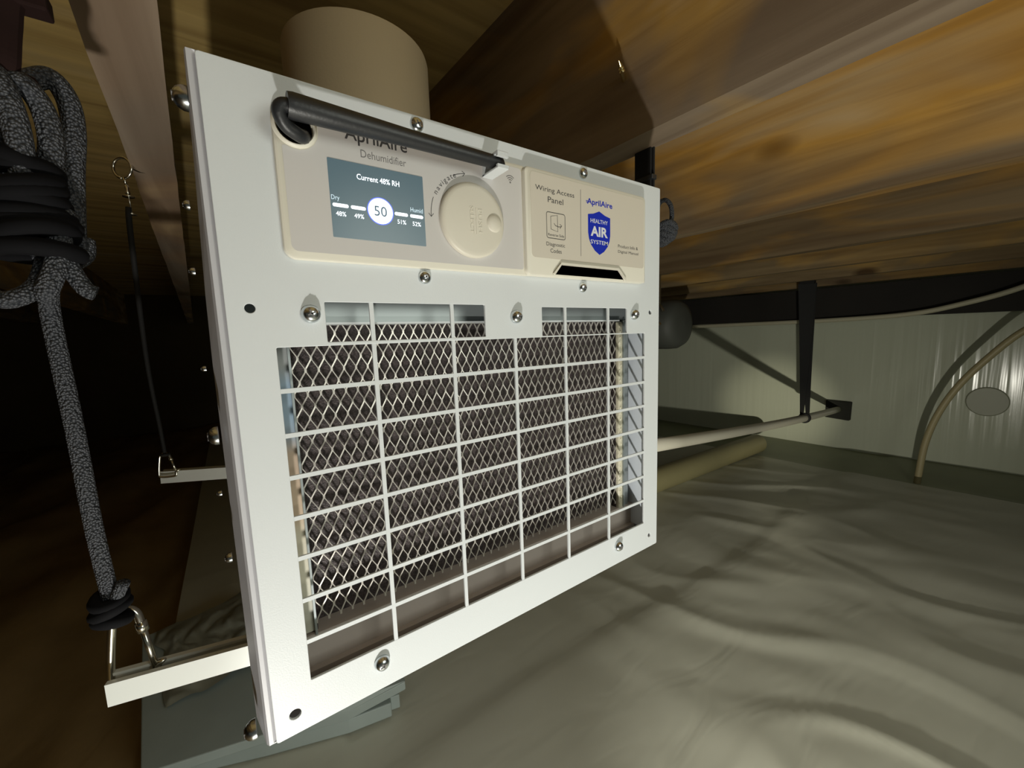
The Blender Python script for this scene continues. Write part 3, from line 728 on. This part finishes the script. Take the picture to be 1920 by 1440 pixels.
# rusty hook the coil hangs from
bm = new(); tube(bm, spline([(-.0500, .058, .862), (-.0500, .056, .850), (-.0520, .053, .836), (-.0590, .050, .826), (-.0615, .050, .815), (-.0635, .050, .802), (-.0650, .053, .796), (-.0600, .060, .797)], 6), .0042, 10)
box(bm, -.060, -.045, .049, .067, .862, .8735, .001); box(bm, -.062, -.0485, .046, .056, .823, .831, .001)
tag(centre(obj('hook', bm, RUST, smooth=False)), 'dark rusty hook under the joist holding the coiled rope', 'hook')
# rear rope, black
bm = new(); tube(bm, spline([(-.099, .617, .511), (-.0985, .60, .56), (-.0950, .54, .66), (-.0760, .40, .80), (-.073, .388, .832)], 8), .0026, 8); tube(bm, [Vector((-.099, .617, .511)) + Vector((.0046 * math.cos(a), .0046 * math.sin(a), 0)) for a in [2 * PI * i / 14 for i in range(14)]], .0026, 8, closed=True)
tag(centre(obj('suspension_rope', bm, BLACKST, smooth=True)), 'thin black rope from the eye screw down to the small far carabiner', 'rope')
ES = thing('eye_screw', (-.0735, .388, .855), 'shiny steel eye screw with snap hook beside the left joist', 'eye screw')
bm = new(); c = Vector((-.0735, .388, .872)); ax = Vector((.75, -.62, 0)).normalized()
ringp = [c + ax * (.0105 * math.cos(a)) + Vector((0, 0, .0105 * math.sin(a))) for a in [R(-80 + 340 * i / 24) for i in range(25)]]
tube(bm, ringp, .0014, 10)
tube(bm, [c + Vector((0, 0, -.0095)), c + Vector((.001, 0, -.016))], .0012, 10); tube(bm, spline([c + ax * .0102, c + Vector((.012, .012, .003)), (-.0475, .40, .876)], 4), .0014, 8)
obj('eye', bm, STEEL, ES, smooth=True)
bm = new(); lathe(bm, [(.0015, 0), (.0024, .002), (.0017, .005), (.0022, .008), (.0012, .011)], c + Vector((.0015, 0, -.0275)), (0, 0, 1), 12); lathe(bm, [(.0052, 0), (.0052, .0009)], c + Vector((.0018, 0, -.0295)), (0, 0, 1), 14)
lathe(bm, [(.0045, 0), (.0045, .0008)], c + Vector((.0025, 0, -.0475)), (0, 0, 1), 14); tube(bm, [c + Vector((.001, 0, -.016)), c + Vector((.0028, 0, -.0475))], .0006, 6)
obj('snap_hook', bm, STEEL, ES, smooth=True)

# ------------------------------------------------------------------ things on the right of the unit
ST = thing('hanging_strap', (.39, .075, .80), 'short black webbing strap hanging from the joist at the right corner of the unit', 'strap')
bm = new(); box(bm, .3865, .3885, .061, .0845, .79, .874); box(bm, .3835, .3855, .063, .083, .80, .874); obj('webbing', bm, BLACKST, ST)
bm = new(); box(bm, .382, .390, .0595, .086, .841, .846, .0008); obj('buckle', bm, RUBBER, ST)
RL = thing('hanging_rope', (.44, .08, .78), 'dark grey rope loop and knot hanging just right of the unit', 'rope')
bm = new(); tube(bm, spline([(.445, .098, .81), (.443, .094, .832), (.44, .083, .8345), (.44, .0755, .826), (.44, .074, .812), (.44, .078, .80)], 6), .0026, 10); obj('loop', bm, BRAID, RL, smooth=True)
bm = new()
for k in range(4):
    c = Vector((.44, .082 + .001 * k, .803 - .0045 * k)); tube(bm, [c + Vector((.010 * math.cos(a), .0105 * math.sin(a), .003 * math.sin(2 * a + k))) for a in [2 * PI * i / 18 for i in range(18)]], .0042, 10, closed=True)
obj('knot', bm, BRAID, RL, smooth=True)
bm = new(); tube(bm, [(.43, .14, .78), (.44, .092, .776)], .0024, 8); obj('tail', bm, BRAID, RL, smooth=True)
# screw tip through the joist
bm = new(); lathe(bm, [(.0026, 0), (.0026, .010), (.0030, .011), (.0018, .0125), (.0028, .014), (.0016, .0155), (.0022, .017), (.0003, .022)], (.353, .072, .933), (-.8, -.35, .35), 14)
tag(centre(obj('wood_screw', bm, mat('brass_plated', (.75, .62, .32), .25, metal=1))), 'shiny screw tip poking out of the joist above the unit', 'screw')
# condensate pipe with strap and wall seal
bm = new(); pa, pb = Vector((.80, .376, .401)), Vector((2.835, .553, .197)); tube(bm, [pa.lerp(pb, t / 12) - Vector((0, 0, .012 * math.sin(PI * t / 12))) for t in range(13)], .0165, 18)
pm = pa.lerp(pb, .66); pm.z -= .010
tag(centre(obj('drain_pipe', bm, PVC, smooth=True)), 'cream plastic pipe running from behind the unit into the white wall', 'pipe')
bm = new(); box(bm, 2.80, 2.833, .497, .612, .142, .246, .004)
for v in bm.verts: v.co += Vector((.0, .004 * noise.noise((v.co.y * 60, v.co.z * 60, 1)), .006 * noise.noise((v.co.y * 60, v.co.z * 60, 4))))
tag(centre(obj('pipe_seal', bm, mat('black_seal', (.03, .03, .022), .8, bump=.6, bscale=120))), 'square black foam seal where the pipe enters the wall', 'seal')
HS = thing('pipe_hanger', (pm.x, pm.y, pm.z - .017), 'long black strap holding up the cream pipe', 'strap')
tp = Vector((pm.x - .02, pm.y + .01, .865))
for s, off in ((-1, 0), (1, .006)):
    bm = new(); n = 14; rows = []
    for i in range(n + 1):
        t = i / n; c = tp.lerp(Vector((pm.x, pm.y, pm.z - .005)), t); wv = .052 * (1 - t) ** .9 + .013
        tw = R(-20 + 30 * t); d = Vector((math.sin(tw), math.cos(tw), 0)); c = c + Vector((.004 * s, -.011 * s * t ** 2, 0))
        rows.append([bm.verts.new(c + d * (wv / 2 * q) + Vector((.0012 * r2, 0, 0))) for q, r2 in ((-1, -1), (1, -1), (1, 1), (-1, 1))])
    for a, b_ in zip(rows, rows[1:]):
        for j in range(4): bm.faces.new((a[j], a[(j + 1) % 4], b_[(j + 1) % 4], b_[j]))
    bm.faces.new(rows[0]); bm.faces.new(rows[-1][::-1])
    obj('webbing', bm, BLACKST, HS)
bm = new()
d = (pb - pa).normalized(); s_ = d.orthogonal().normalized(); t_ = d.cross(s_)
for k in (-.006, .0, .006):
    tube(bm, [pm + d * k + s_ * (.0195 * math.cos(a)) + t_ * (.0195 * math.sin(a)) for a in [2 * PI * i / 20 for i in range(20)]], .0045, 8, closed=True)
obj('pipe_loop', bm, BLACKST, HS, smooth=True)
bm = new(); box(bm, tp.x - .012, tp.x + .012, tp.y - .028, tp.y + .028, .862, .90, .002); obj('clip', bm, BLACKST, HS)
# cables
bm = new(); tube(bm, spline([(2.55, -.25, .90), (2.6, -.07, .805), (2.6, .082, .753), (2.6, .262, .716), (2.6, .569, .703), (2.6, .971, .700), (2.6, 1.30, .698), (2.6, 1.43, .697)], 8), .0115, 12)
tag(centre(obj('cable', bm, CABLE, smooth=True)), 'pale cable strung along the dark sill at the top of the white wall', 'cable')
bm = new(); tube(bm, spline([(2.45, -.30, .76), (2.45, -.19, .712), (2.45, -.09, .633), (2.45, -.019, .542), (2.45, .057, .419), (2.45, .11, .289), (2.45, .141, .153), (2.45, .153, .005), (2.45, .155, -.035)], 8), .0125, 12)
tag(centre(obj('hanging_tube', bm, TUBE, smooth=True)), 'yellowed tube curving down in front of the white wall into the floor', 'tube')
bm = new(); lathe(bm, [(.0, .0), (.03, .0), (.046, .004), (.05, .014), (.05, 1.6)], (2.33, .765, .048), (-1, .02, 0), 28, cap=False)
o = obj('floor_pipe', bm, FLOORPIPE); autosmooth(o, 60); tag(centre(o), 'olive yellow drain pipe lying on the floor along the room', 'pipe')
bm = new(); lathe(bm, [(.001, 0), (.06, .004), (.09, .014), (.105, .04), (.108, .08), (.108, .9)], (1.60, .765, .705), (-.05, 1, 0), 32, cap=False)
box(bm, 1.642, 1.656, 1.00, 1.03, .72, .876)
o = obj('duct_end', bm, DGREY); autosmooth(o, 60); tag(centre(o), 'dark grey rounded duct end slung under a joist, just right of the unit', 'duct')
bm = new(); tube(bm, [(1.2545, .660 + .024 * math.cos(a), .735 + .034 * math.sin(a)) for a in [R(-120 + 280 * i / 16) for i in range(17)]], .006, 8)
box(bm, 1.246, 1.263, .651, .669, .766, .876, .002)
tag(centre(obj('pipe_hook', bm, mat('dull_steel', (.45, .45, .40), .35, metal=1), smooth=False)), 'dull steel pipe hook hanging from a joist, its curve peeking out right of the unit', 'hook')
bm = new(); lathe(bm, [(.001, .004), (.064, .004), (.068, 0)], (2.8535, .012, .30), (-1, -.052, 0), 28, cap=False)
tag(centre(obj('wall_patch', bm, PATCH)), 'round olive patch stuck on the white wall behind the hanging tube', 'patch')

# ------------------------------------------------------------------ boards on the floor under the unit
def board(pts, z0, z1, label, lift=0):
    bm = new(); n = len(pts)
    tilt = lambda i: lift * pts[i][2]
    a = [bm.verts.new((p[0], p[1], z0 + tilt(i))) for i, p in enumerate(pts)]; b_ = [bm.verts.new((p[0], p[1], z1 + tilt(i))) for i, p in enumerate(pts)]
    for i in range(n): bm.faces.new((a[i], a[(i + 1) % n], b_[(i + 1) % n], b_[i]))
    bm.faces.new(a[::-1]); bm.faces.new(b_)
    o = obj('foam_board', bm, BOARD); bevel_mod(o, .002); return tag(centre(o), label, 'board')
board([(-.155, .56, 0), (-.013, .502, 0), (.106, .460, 0), (.176, .446, 0), (.178, .458, 0), (.194, .454, 0), (.26, .85, 0), (-.02, .93, 0), (-.205, .90, 0)], .009, .036, 'lower grey green foam board with a stepped corner lying on the floor under the unit')
board([(-.168, .54, 0), (-.013, .498, 0), (.106, .457, 0), (.199, .431, 1), (.27, .80, .6), (-.02, .955, 0), (-.215, .92, 0)], .0365, .053, 'upper grey green foam board lying ajar on the lower one', .024)

# crumpled scrap of liner lying on the boards
bm = new(); n = 44; gv = []
for i in range(n + 1):
    row = []
    for j in range(n + 1):
        u, v = i / n, j / n
        ed = min(u, 1 - u, v, 1 - v) * 6
        x = -.150 + .165 * u - .04 * v + .018 * noise.noise((u * 4, v * 4, 1)); y = .655 + .26 * v + .015 * noise.noise((u * 4, v * 4, 6))
        z = .058 + .018 * u + min(1, ed) * (.022 * abs(noise.noise((u * 3.2 + 1, v * 2.6, 3))) + .008 * abs(noise.noise((u * 9, v * 7, 8)))) + .020 * max(0, u - .72) / .28
        row.append(bm.verts.new((x, y, z)))
    gv.append(row)
for i in range(n):
    for j in range(n): bm.faces.new((gv[i][j], gv[i + 1][j], gv[i + 1][j + 1], gv[i][j + 1]))
o = obj('liner_scrap', bm, mat('milky_plastic', (.33, .34, .28), .28, spec=.6), smooth=True)
tag(centre(o), 'crumpled scrap of olive plastic sheet lying on the foam boards behind the near rail', 'plastic sheet')
